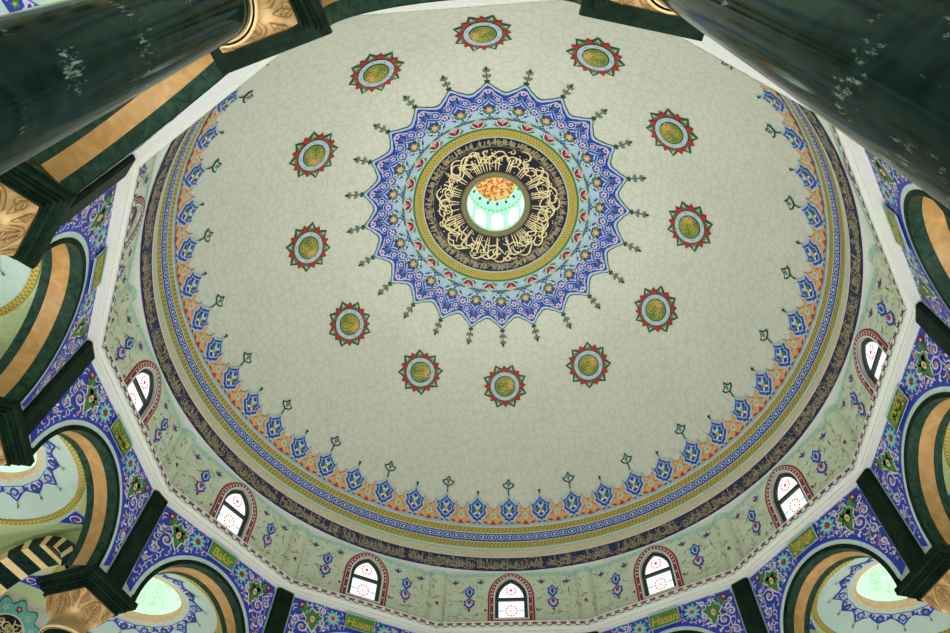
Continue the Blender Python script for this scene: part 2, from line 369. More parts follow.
# gold and blue braided bands under the crest
bb = B(step=DS); band(bb, 84.15, 85.8, 'gold', 1); band(bb, 85.75, 88.05, 'blue', 1); band(bb, 88.0, 89.7, 'gold', 1)
for t0, t1, mt in ((84.05, 84.2, 'white'), (85.7, 85.86, 'white'), (87.96, 88.1, 'white'), (89.6, 89.8, 'aqua'), (89.8, 90.05, 'white'), (90.05, 90.3, 'aqua'), (90.3, 92.34, 'cream_strip')): band(bb, t0, t1, mt, 2)
n = 420
for i in range(n):
    for t in (84.95, 88.82):
        m = dmap(360*i/n, t)
        bb.poly([(-.06, -.11), (-.02, -.11), (.07, .11), (.03, .11)], 'gold_dark', 3, m)
for i in range(180):
    m = dmap(2*i, 86.9)
    bb.loop([(-.15, 0), (-.09, .11), (.09, .11), (.15, 0), (.09, -.11), (-.09, -.11)], .045, 'white', 3) if False else None
    P = [(-.15, 0), (-.09, .1), (.09, .1), (.15, 0), (.09, -.1), (-.09, -.1)]
    bb.stroke(P+P[:2], .045, 'pale_blue', 3, m, taper=False); bb.poly(ell(0, 0, .055, .04, 8), 'white', 3, m)
    bb.poly([(.18-.03, .12), (.18, .08), (.21, .12), (.18, .16)], 'aqua_pale', 3, m); bb.poly([(.18-.03, -.12), (.18, -.16), (.21, -.12), (.18, -.08)], 'aqua_pale', 3, m)
bb.build('braided_band', dome)
# dark inscription band on the upright foot of the dome
ib = B(step=DS); rng = random.Random(21)
zc = lambda z: 90+math.degrees((DZ-z)/DA)
band(ib, 92.42, zc(16.06), 'navy_band', 1, k=2); band(ib, 92.42, 92.55, 'white', 2)
for i in range(24):
    m = (lambda a0: (lambda x, y, h: dpt(a0-math.degrees(x/DA), zc(16.08+y), h)))(97.5-15*i)
    script(ib, .08, 2.6, .04, .5, rng, 'script_dim', .026, 3, m, tall=.32, mat2='gold')
    script(ib, .08, 2.6, .04, .34, rng, 'script_dim', .024, 3, m, tall=.0)
ib.build('inscription_band', dome)

# ------------------------------------------------------------------ lantern above the dome
T15 = math.tan(D(15))
la = empty('lantern', (0, 0, 27.1)); tag(la, 'bright glazed lantern with an orange cap at the crown of the dome', 'lantern')
def rev(b, prof, mat, n=48, c=(0, 0, 0), closed=True): b.grid([[(c[0]+r*math.cos(2*PI*j/n), c[1]+r*math.sin(2*PI*j/n), c[2]+z) for j in range(n)] for r, z in prof], mat, True)
b = B(); rev(b, [(1.27, .02), (1.30, -.03), (1.50, -.06), (1.54, 0), (1.54, .12)], 'brown_ring'); rev(b, [(1.22, .16), (1.27, .02)], 'mint'); b.build('ring', la, True)
b = B(); rev(b, [(1.27, .05), (1.36, .15), (1.36, 2.1), (1.3, 2.2), (1.3, 2.35), (1.36, 2.42)], 'mint', 60)
for k in range(40): b.poly(ell(0, 0, .05, .09, 8), 'aqua', 1, lambda x, y, h, k=k: (1.295*math.cos(D(9*k)+x), 1.295*math.sin(D(9*k)+x), 2.28+y))
b.build('drum', la, True)
for k in range(10):
    a = D(18+36*k); mp = (lambda a: (lambda x, y, h: ((1.35-h)*math.cos(a-x/1.35), (1.35-h)*math.sin(a-x/1.35), y)))(a)
    b = B(mp, .01); P = [(-.25, .35), (.25, .35)]+[(.25*math.cos(D(t)), 1.5+.42*math.sin(D(t))) for t in range(0, 181, 20)]
    b.poly([(x*1.2, (y-1)*1.08+1) for x, y in P], 'white', 1); b.poly(P, 'lantern_glass', 6); b.stroke([(0, .36), (0, 1.9)], .035, 'aqua', 9); b.build('lantern_window', la)
b = B(); pr = [(1.36*math.cos(D(t)), 2.42+.72*math.sin(D(t))) for t in range(0, 91, 6)]; rev(b, [(max(r, .001), z) for r, z in pr], 'mint'); b.build('cap', la, True)
b = B(lambda x, y, h: (x, y, 2.42+.72*math.sqrt(max(0, 1-(x*x+y*y)/1.36**2))-h), .012); b.disc(0, 0, 1.02, 'orange', 1, 40, rings=6); rng = random.Random(5)
for i in range(380):
    a, q = rng.uniform(0, 6.283), 1.0*math.sqrt(rng.random()); b.poly(leaf(q*math.cos(a), q*math.sin(a), rng.uniform(0, 6.28), .15, .09), rng.choice(('vermilion', 'vermilion', 'red', 'cap_gold')), 2)
for k in range(16): b.poly(ell(1.15*math.cos(D(22.5*k)), 1.15*math.sin(D(22.5*k)), .07, n=8), 'blue', 1)
b.build('cap_painting', la)

# ------------------------------------------------------------------ twelve sides of drum, cornice and arcade (built facing az 90, then turned)
SIDES = {90: 'north', 60: 'north_northeast', 30: 'east_northeast', 0: 'east', 330: 'east_southeast', 300: 'south_southeast', 270: 'south', 240: 'south_southwest', 210: 'west_southwest', 180: 'west', 150: 'west_northwest', 120: 'north_northwest'}
WHERE = {90: 'at the bottom centre of the photo', 120: 'first left of the bottom centre', 150: 'second left of the bottom centre', 180: 'third left of the bottom centre', 210: 'fourth left of the bottom centre', 240: 'by the left foreground column',
         60: 'first right of the bottom centre', 30: 'second right of the bottom centre', 0: 'third right of the bottom centre', 330: 'fourth right of the bottom centre', 300: 'by the right foreground column', 270: 'between the two foreground columns'}
ORDER = [90, 120, 150, 180, 210, 60, 30, 0, 330, 240, 300, 270]
def wmap(d): return lambda x, y, h: (x, d-h, y)
WR = 10.42
def ogive(hw, zb, zs, za, n=10):       # pointed window outline, two arcs meeting at the apex
    H = za-zs; c = max(0, (H*H-hw*hw)/(2*hw)); rr = hw+c; a1 = math.atan2(H, c)
    P = [(-hw, zb), (hw, zb)]+[(-c+rr*math.cos(a1*i/n), zs+rr*math.sin(a1*i/n)) for i in range(n)]+[(0, za)]
    return P+[(-x, z) for x, z in P[-2:1:-1]]
def sample(rng, n, ok, dmin):
    out = []
    for _ in range(n*40):
        x, y = rng.uniform(-2.8, 2.8), rng.uniform(10.3, 16.2)
        if ok(x, y) and all((x-a)**2+(y-c)**2 > dmin*dmin for a, c in out): out.append((x, y))
        if len(out) >= n: break
    return out
# drum wall
hwid = WR*T15
dw = B(wmap(WR)); hole = ogive(.6, 14.12, 14.98, 15.80)
dw.poly([(-hwid, 13.95), (hwid, 13.95), (hwid, 16.0), (-hwid, 16.0)], 'sage', 0, holes=[hole])
dw.poly([(-hwid, 15.84), (hwid, 15.84), (hwid, 16.0), (-hwid, 16.0)], 'teal_edge', 1)
dw.grid([[(x, WR, z) for x, z in hole+hole[:1]], [(x, WR+.22, z) for x, z in hole+hole[:1]]], 'plaster')
rng = random.Random(11)
for x, y in sample(rng, 190, lambda x, y: abs(x) > .92 and abs(x) < 2.4 and 14.05 < y < 15.8, .12):
    s = rng.uniform(.06, .14); a0 = rng.uniform(0, 360)
    dw.stroke(arc(x, y, s, a0, a0+rng.uniform(70, 150), 5), .026, rng.choice(('rust', 'sprig', 'sprig', 'cream_strip', 'cream_strip', 'peach')), 2)
for s in (-1, 1):
    x = s*1.55
    dw.poly(fleur(x, 14.93, .2, .56), 'blue', 3); dw.poly(fleur(x, 14.93, .2, .56, .66), 'pale_blue', 4); dw.poly(ell(x, 15.2, .06, .12, 8), 'blue', 5)
    dw.poly(fleur(x, 14.5, .22, .5), 'blue', 3); dw.poly(fleur(x, 14.5, .22, .5, .68), 'lilac', 4); dw.poly(ell(x, 14.78, .07, .09, 8), 'red', 5); dw.poly(ell(x, 14.45, .05, n=6), 'maroon', 4)
    for xx in (s*1.15, s*2.1):
        for k in (-1, 0, 1): dw.poly(leaf(xx, 15.56, D(90+k*62), .17, .07), 'blue', 3)
        dw.poly(ell(xx, 15.56, .05, n=6), 'maroon', 4)
    dw.poly(ell(s*.95, 14.45, .05, n=6), 'maroon', 3)
# painted border round the window
ob, mid = ogive(.86, 14.0, 14.98, 15.985), ogive(.80, 14.0, 14.98, 15.95)
dw.poly(ob, 'maroon', 3, holes=[hole]); dw.poly(mid, 'pink', 4, holes=[ogive(.77, 14.01, 14.98, 15.93)])
dw.poly(ogive(.655, 14.06, 14.98, 15.84), 'white', 5, holes=[hole])
mo = ogive(.715, 14.0, 14.98, 15.885, 9)
for i in range(len(mo)):
    a, c = mo[i], mo[(i+1) % len(mo)]
    k = max(1, int(math.hypot(a[0]-c[0], a[1]-c[1])/.1))
    for j in range(k):
        x, z = a[0]+(c[0]-a[0])*j/k, a[1]+(c[1]-a[1])*j/k
        if z > 14.06: dw.poly(ell(x, z, .036, n=6), ('white', 'red', 'leaf_green')[j % 3], 5)
drum0 = dw.build('wall_drum_north')
# window
def window():
    w = empty('window_1'); g = B(wmap(WR+.16))
    gl = ogive(.57, 14.14, 14.98, 15.78); g.poly(gl, 'window_glass', 0)
    for cx, cz, r in ((0, 14.52, .2), (0, 15.36, .18)):
        for k in range(12):
            a = D(30*k); 
            if cz > 15 and math.sin(a) > .75: continue
            g.poly(ell(cx+r*math.cos(a), cz+r*math.sin(a), .036, n=6), 'glass_red', 1)
        g.poly(ell(cx, cz, .06, n=8), 'glass_gold' if cz < 15 else 'glass_red', 1)
    for s in (-1, 1): g.poly([(s*.28, 14.49), (s*.46, 14.49), (s*.46, 14.55), (s*.28, 14.55)], 'glass_cyan', 1)
    g.build('glass', w)
    f = B(wmap(WR+.1)); gi = ogive(.47, 14.22, 14.98, 15.66)
    f.poly(ogive(.6, 14.12, 14.98, 15.80), 'window_metal', 0, holes=[gi]); f.grid([[(x, WR+.1, z) for x, z in gi+gi[:1]], [(x, WR+.16, z) for x, z in gi+gi[:1]]], 'window_metal'); f.build('window_frame', w)
    t = B(); t.box((0, WR+.12, 14.95), (1.0, .08, .11), 'window_metal'); t.build('transom', w)
    return w
win0 = window()
# cornice with its bead of red flowers
co = B()
prof = [(10.2, 13.29), (10.0, 13.30), (9.97, 13.34), (9.97, 13.38), (9.93, 13.42), (9.90, 13.46), (9.895, 13.48), (9.90, 13.69), (9.92, 13.71), (WR+.02, 14.0)]
cm = ['plaster', 'plaster', 'plaster', 'plaster', 'plaster', 'aqua_pale', 'white', 'white', 'white']
for i in range(len(prof)-1):
    (a, za), (c, zc_) = prof[i], prof[i+1]
    co.face([(-a*T15, a, za), (a*T15, a, za), (c*T15, c, zc_), (-c*T15, c, zc_)], cm[i])
bm = lambda x, y, h: (x, 9.895+.005*(y/.21)-h, 13.48+y*.88)
n = 16
for i in range(n):
    x = -2.65+(i+.5)*5.30/n
    co.poly(ell(x, .13, .075, .06, 8), 'maroon', 2, bm); co.poly(ell(x, .13, .025, n=6), 'pink', 3, bm)
    for s in (-1, 1): co.poly(leaf(x, .12, D(90+s*70), .14, .06), 'maroon', 2, bm)
    co.stroke([(x+.167*(j/6-.5)*2, .06-.045*math.cos(j/6*2*PI)) for j in range(7)], .028, 'ink', 2, bm, taper=False)
corn0 = co.build('trim_1')
# arcade wall
AZ0, AR = 10.5, 1.87
wl = B(); W0 = 10.2*T15; W1 = 11.02*T15
def archpts(r, n=24): return [(r, 10.33)]+[(r*math.cos(PI*i/n), AZ0+r*math.sin(PI*i/n)) for i in range(n+1)]+[(-r, 10.33)]
wl.poly([(-W0, 10.33), (-W0, 13.9), (W0, 13.9), (W0, 10.33)]+archpts(2.03), 'plaster_green', 0, wmap(10.2))
wl.poly([(-W1, 10.33), (-W1, 13.9), (W1, 13.9), (W1, 10.33)]+archpts(2.03), 'plaster', 0, wmap(11.02))
wall0 = wl.build('wall_north')
sp = B(wmap(10.2))
def region(rr, xm, zt, zb): return [(-xm, zb), (-xm, zt), (xm, zt), (xm, zb)]+[(rr*math.cos(PI*i/28), AZ0+rr*math.sin(PI*i/28)) for i in range(29)]
sp.poly(archpts(2.18), 'pale_blue', 1, holes=[archpts(2.0)[:]]) if False else None
ring = [[(r*math.cos(PI*i/32), 10.2-.006, AZ0+r*math.sin(PI*i/32)) for i in range(33)] for r in (1.985, 2.11)]
sp.grid(ring, 'rim')
sp.poly(region(2.11, 2.42, 13.30, 10.56), 'pale_blue', 1); sp.poly(region(2.125, 2.35, 13.25, 10.66), 'blue', 2)
rng = random.Random(4)
def inside(x, z, mg=.08): return abs(x) < 2.335-mg and z < 13.25-mg and z > 10.8 and math.hypot(x, z-AZ0) > 2.17+mg
for s in (-1, 1):
    X = lambda v: s*v
    flower(sp, X(.93), 12.91, .31, 'aqua', 'peach', 3, 10); flower(sp, X(.93), 12.91, .2, 'aqua_pale', 'aqua', 4, 8); flower(sp, X(.93), 12.91, .12, 'pink', 'rust', 5, 6)
    for k in range(10): sp.stroke(arc(X(.93)+.31*math.cos(D(36*k)), 12.93+.31*math.sin(D(36*k)), .06, 36*k-80, 36*k+80, 5), .035, 'lilac' if k % 2 else 'pink', 3)
    # green palmette
    px, pz = X(1.6), 12.72
    for a, l, w in ((-100, .52, .32), (165, .4, .28), (15, .36, .26), (75, .4, .26), (128, .36, .2), (38, .34, .2), (-150, .36, .2), (-45, .34, .2)): sp.poly(leaf(px, pz, D(a if s > 0 else 180-a), l, w), 'white', 3); sp.poly(leaf(px, pz, D(a if s > 0 else 180-a), l*.88, w*.78), 'green', 4)
    sp.poly(ell(px, pz-.04, .08, .12, 8), 'peach', 5); sp.poly(ell(px, pz-.04, .035, n=6), 'rust', 6)
    sp.poly(leaf(X(1.8), 12.92, D(50 if s > 0 else 130), .3, .18), 'green', 4); sp.poly(leaf(X(1.86), 12.84, D(20 if s > 0 else 160), .26, .16), 'leaf_green', 4)
    for a in (10, 50, 90): sp.poly(leaf(X(2.0), 13.02, D(a if s > 0 else 180-a), .2, .11), 'maroon', 5)
    sp.poly(ell(X(2.05), 13.07, .045, n=6), 'peach', 6)
    ex = [(X(.93), 12.93, .37), (px, pz, .3), (X(2.02), 13.05, .2), (X(1.85), 12.92, .16)]
    # scrolls
    for (x, z, r, h) in ((1.88, 12.35, .24, 1), (2.13, 11.95, .16, -1), (1.28, 12.62, .13, 1), (2.15, 12.55, .15, -1), (2.2, 11.5, .11, 1), (1.3, 13.05, .1, -1)):
        sp.stroke(curl(X(x), z, D(200), r, h*s, 1.5, 20), .055, 'lilac', 4); flower(sp, X(x), z, r*.3, 'peach', 'red', 5, 5); ex.append((X(x), z, r*.95))
    pts = [p for p in sample(rng, 330, lambda x, z: x*s > 0 and inside(x, z, .05) and abs(x) > .56 and all(math.hypot(x-a, z-c) > q+.02 for a, c, q in ex), .088)]
    for x, z in pts:
        k = rng.random(); a = rng.uniform(0, 360); q = min(.085, max(.04, math.hypot(x, z-AZ0)-2.2))
        if k < .62: sp.stroke(arc(x, z, q, a, a+rng.uniform(110, 230), 7), .036, 'lilac', 4)
        elif k < .86:
            if inside(x+.14*math.cos(D(a)), z+.14*math.sin(D(a)), .02): sp.poly(leaf(x, z, D(a), .14, .07), 'white', 4)
        elif k < .9:
            if inside(x+.14*math.cos(D(a)), z+.14*math.sin(D(a)), .02): sp.poly(leaf(x, z, D(a), .13, .08), 'leaf_green', 4)
        else: flower(sp, x, z, .055, 'pink', 'rust', 4, 5)
tile0 = sp.build('tile_panel', wall0)
# arch: dark ring on the face, then three strips under it
def strip(y0, y1, r0, r1, mat):
    b = B(); P0 = archpts(r0, 32); P1 = archpts(r1, 32); b.grid([[(x, y0, z) for x, z in P0], [(x, y1, z) for x, z in P1]], mat); return b
arch0 = empty('arch')
b = B(); b.grid([[(x, 10.19, z) for x, z in archpts(2.0, 32)], [(x, 10.17, z) for x, z in archpts(1.98, 32)], [(x, 10.17, z) for x, z in archpts(1.89, 32)], [(x, 10.19, z) for x, z in archpts(1.87, 32)]], 'green_marble_trim'); b.build('face_ring', arch0)
strip(10.19, 10.46, 1.87, 1.87, 'green_marble_soffit').build('soffit_strip', arch0); tn = strip(10.46, 10.82, 1.865, 1.865, 'tan_marble').build('soffit_strip', arch0); tn['label'] = 'tan marble middle strip'
b = strip(10.82, 11.03, 1.87, 1.87, 'green_marble_soffit'); b.grid([[(x, 11.03, z) for x, z in archpts(1.87, 32)], [(x, 11.03, z) for x, z in archpts(2.06, 32)]], 'green_marble_trim'); b.build('soffit_strip', arch0)
# half column of the drum, turned to the corner at az 105
hc = B(); n = 24; Rv = 10.9
def hcol(r, z): return [(r*math.cos(2*PI*j/n), Rv+r*math.sin(2*PI*j/n), z) for j in range(n)]
hc.grid([hcol(.42, 13.84), hcol(.42, 13.98), hcol(.39, 14.02), hcol(.39, 15.78)], 'sage', True); hc.grid([hcol(.395, 15.78), hcol(.40, 15.95), hcol(.42, 16.03)], 'teal_edge', True)
rng = random.Random(9); cmap = lambda x, y, h: ((.39+h)*math.sin(x/.39), Rv-(.39+h)*math.cos(x/.39), y)
for i in range(60):
    x, y = rng.uniform(-.5, .5), rng.uniform(14.2, 15.7); a0 = rng.uniform(0, 360); hc.stroke(arc(x, y, rng.uniform(.05, .1), a0, a0+120, 5), .028, rng.choice(('rust', 'cream_strip', 'sprig', 'cream_strip')), 1, cmap)
hc.poly(ell(0, 14.62, .06, n=8), 'maroon', 2, cmap)
half0 = hc.build('half_column', smooth=False)
# dark pilaster standing on each abacus
b = B(); pts = [(-.305, 10.455), (-.305, 10.40), (-.25, 10.34), (.25, 10.34), (.305, 10.40), (.305, 10.455), (0, 10.53)]
b.grid([[(x, y, z) for x, y in pts] for z in (10.335, 13.27)], 'green_marble_trim', True); b.face([(x, y, 13.27) for x, y in pts], 'green_marble_trim'); b.face([(x, y, 10.335) for x, y in pts], 'green_marble_trim')
pil0 = b.build('pilaster')
# white soffit between the round dome foot and the twelve-sided drum
b = B(); n = 360
def polyr(az, d): a = ((az+15) % 30)-15; return d/math.cos(D(a))
b.grid([[(10.405*math.cos(D(i)), 10.405*math.sin(D(i)), 16.06) for i in range(n)], [((DA+.012)*math.cos(D(i)), (DA+.012)*math.sin(D(i)), 16.03) for i in range(n)], [(polyr(i, WR+.01)*math.cos(D(i)), polyr(i, WR+.01)*math.sin(D(i)), 15.99) for i in range(n)]], 'plaster', True)
b.build('cove', dome)

# ---- column
CR = 11.15
def column():
    c = empty('column'); zb = FLOOR
    b = B(); rev(b, [(.0, zb), (.66, zb), (.66, zb+.25), (.58, zb+.32), (.6, zb+.42), (.5, zb+.5)], 'cream_marble', 40); b.build('base', c, True)
    b = B(); rev(b, [(.455, zb+.5), (.452, 2), (.448, 9.04)], 'green_marble', 64); b.build('shaft', c, True)
    b = B(); rev(b, [(.45, 8.99), (.50, 8.99)]+[(.50+.035*math.sin(D(t)), 9.03-.04*math.cos(D(t))) for t in range(0, 181, 20)]+[(.46, 9.08)], 'cream_marble', 48); b.build('collar', c, True)
    b = B(); rows = []; n = 96
    def prof(t):   # 0 bottom .. 1 top : round neck swelling into a square block
        k = max(0, (t-.42)/.58); return (.515-.075*math.sin(min(1, t/.42)*PI/2)+.18*k, 2+40*k**1.3)
    for i in range(21):
        t = i/20; r, e = prof(t); row = []
        for j in range(n):
            a = 2*PI*j/n; k = (abs(math.cos(a))**e+abs(math.sin(a))**e)**(-1/e); row.append((r*k*math.cos(a), r*k*math.sin(a), 9.07+.83*t))
        rows.append(row)
    b.grid(rows, 'carved_stone', True); b.face(rows[-1], 'carved_stone')
    b.build('capital', c, True)
    g = B(); rngc = random.Random(2)      # carved leaves standing off the block
    def surf(a, t, h):
        r, e = prof(t); k = (abs(math.cos(a))**e+abs(math.sin(a))**e)**(-1/e); q = r*k+h; return (q*math.cos(a), q*math.sin(a), 9.07+.83*t)
    for f in range(4):
        mf = lambda x, y, h: surf(f*PI/2+x, min(1, y), .008+h)
        G = lambda pts, w: g.stroke(pts, w, 'groove_shade_dirt', 1, mf, taper=False)
        G([(-.62+1.24*i/16, .42+.5*math.sin(PI*i/16)) for i in range(17)], .03); G([(-.5+1.0*i/16, .42+.4*math.sin(PI*i/16)) for i in range(17)], .018)
        G([(-.72, .96), (.72, .96)], .02)
        for s in (-1, 1):
            g.stroke(curl(s*.56, .84, D(90), .12, s, 1.3), .024, 'groove_shade_dirt', 1, mf)
            for k in range(5):
                P = leaf(s*.05, .34+.09*k, D(90-s*(68-9*k)), .34-.045*k, .075); g.poly(P, 'carved_stone', 2, mf); g.stroke(P+P[:2], .014, 'groove_shade_dirt', 3, mf, taper=False)
            for yy, l in ((.5, .42), (.62, .34)):
                P = leaf(s*.68, yy, D(90+s*14), l, .12); g.poly(P, 'carved_stone', 2, mf); g.stroke(P+P[:2], .018, 'groove_shade_dirt', 3, mf, taper=False); g.stroke([P[0], P[4]], .014, 'groove_shade_dirt', 3, mf)
    for k in range(28): g.stroke(leaf(D(360/28*k), .05, D(90), .22, .1)+[], .016, 'groove_shade_dirt', 1, lambda x, y, h: surf(x, y, .008+h), taper=False)
    g.build('carved_leaves', c)
    b = B(); z = 9.88
    for s, h, mt in ((.66, .09, 0), (.70, .05, 0), (.77, .08, 0), (.81, .05, 0), (.9, .16, 0)): b.box((0, 0, z+h/2), (2*s, 2*s, h), 'green_marble_trim'); z += h
    b.build('abacus', c)
    return c
col0 = column()
COL = {255: 'glossy dark green marble column filling the top left corner', 285: 'glossy dark green marble column filling the top right corner', 225: 'green marble column whose tan capital shows just below the left foreground column',
       195: 'green marble column whose dark capital cuts the left edge halfway down', 165: 'green marble column with carved tan capital in the bottom left corner', 15: 'green marble column with carved tan capital in the bottom right corner',
       345: 'green marble column just outside the right edge, above the bottom right one', 315: 'green marble column just behind the right foreground column, dark abacus showing',
       45: 'green marble column between the first and second arches right of the bottom centre', 75: 'green marble column under the pilaster just right of the bottom centre', 105: 'green marble column under the pilaster just left of the bottom centre', 135: 'green marble column between the first and second arches left of the bottom centre'}
CORN = {105: 'just left of the bottom centre window', 135: 'between first and second windows left of the bottom centre', 165: 'between second and third windows left of the bottom centre', 195: 'between third and fourth windows left of the bottom centre', 225: 'beyond the fourth window left of the bottom centre',
        75: 'just right of the bottom centre window', 45: 'between first and second windows right of the bottom centre', 15: 'between second and third windows right of the bottom centre', 345: 'between third and fourth windows right of the bottom centre', 315: 'behind the right foreground column',
        255: 'above the left foreground column', 285: 'above the right foreground column'}
def cpos(az, R): return (R*math.cos(D(az)), R*math.sin(D(az)), 0)
first = True
for az in COL:
    o = col0 if first else dup(col0, 0); first = False
    o.location = cpos(az, CR); o.rotation_euler = (0, 0, D(az)); tag(o, COL[az], 'column', 'arcade columns')
for i, az in enumerate(CORN):
    a = D(az-90)
    o = half0 if i == 0 else half0.copy()
    if i: C.objects.link(o)
    o.rotation_euler = (0, 0, a); tag(o, 'pale green half column '+CORN[az], 'half column', 'half columns of the drum')
    o = pil0 if i == 0 else pil0.copy()
    if i: C.objects.link(o)
    o.rotation_euler = (0, 0, a); tag(o, 'dark green marble pilaster '+CORN[az].replace('window', 'arch'), 'pilaster', 'pilasters of the arcade')
for i, az in enumerate(ORDER):
    a = D(az-90); sd = SIDES[az]; wh = WHERE[az]
    def place(o0, name, label, cat, grp, kind):
        if i == 0: o = o0
        else:
            o = dup(o0, a)
        o.name = name; o.rotation_euler = (0, 0, a); tag(o, label, cat, grp, kind); return o
    place(drum0, 'wall_drum_'+sd, 'sage green painted drum wall with red sprigs, '+wh, 'wall', 'walls of the drum', 'structure')
    place(win0, 'window_%d' % (i+1), 'pointed white stained glass window with red rosettes, '+wh, 'window', 'drum windows', 'structure')
    place(corn0, 'trim_%d' % (i+1), 'white cornice with a bead of dark red flowers, '+wh, 'cornice', 'cornice lengths', 'structure')
    place(wall0, 'wall_'+sd, 'arcade wall with blue arabesque tile spandrels, '+wh, 'wall', 'walls of the arcade', 'structure')
    place(arch0, 'arch', 'round arch of dark green and tan marble, '+wh, 'arch', 'arcade arches', None)
# name plaques
NAMES = {150: 'Bakir', 120: 'Husen', 60: 'Hasan'}
for az in (210, 180, 150, 120, 60, 30, 0, 330):
    p = empty('name_plaque', (10.15*math.cos(D(az)), 10.15*math.sin(D(az)), 12.97), D(az-90))
    b = B(lambda x, y, h: (x, -h, y), .006); b.poly([(-.52, -.25), (.52, -.25), (.52, .25), (-.52, .25)], 'plaque_green', 5)
    b.grid([[(x*.52, 0, y*.25) for x, y in ((-1, -1), (1, -1), (1, 1), (-1, 1), (-1, -1))], [(x*.52, -.03, y*.25) for x, y in ((-1, -1), (1, -1), (1, 1), (-1, 1), (-1, -1))]], 'pale_blue'); b.build('board', p)
    b = B(lambda x, y, h: (x, -h, y), .006); P = [(-.52, -.25), (.52, -.25), (.52, .25), (-.52, .25)]
    b.stroke(P+P[:2], .05, 'pale_blue', 7, taper=False); b.build('frame', p)
    if az in NAMES:
        cu = bpy.data.curves.new('lettering', 'FONT'); cu.body = NAMES[az]; cu.size = .40; cu.align_x = 'CENTER'; cu.extrude = .004; cu.shear = .15; cu.offset = .006; cu.space_character = .95
        tmp = bpy.data.objects.new('tmp', cu); me = bpy.data.meshes.new_from_object(tmp); bpy.data.objects.remove(tmp); me.materials.clear(); me.materials.append(MATS['gold'])
        t = bpy.data.objects.new('lettering', me); C.objects.link(t); t.parent = p; t.location = (0, -.042, -.16); t.rotation_euler = (PI/2, 0, 0)
        lab = 'green plaque with gold lettering reading '+NAMES[az]
    else:
        b = B(lambda x, y, h: (x, -h, y), .006); rng = random.Random(az); script(b, -.42, .4, -.19, .19, rng, 'gold', .045, 7, tall=.4); script(b, -.4, .36, -.15, .15, rng, 'gold', .04, 7, tall=.2); b.build('lettering', p)
        lab = 'green plaque with gold script, '+WHERE[az]
    tag(p, lab, 'plaque', 'name plaques over the arches')

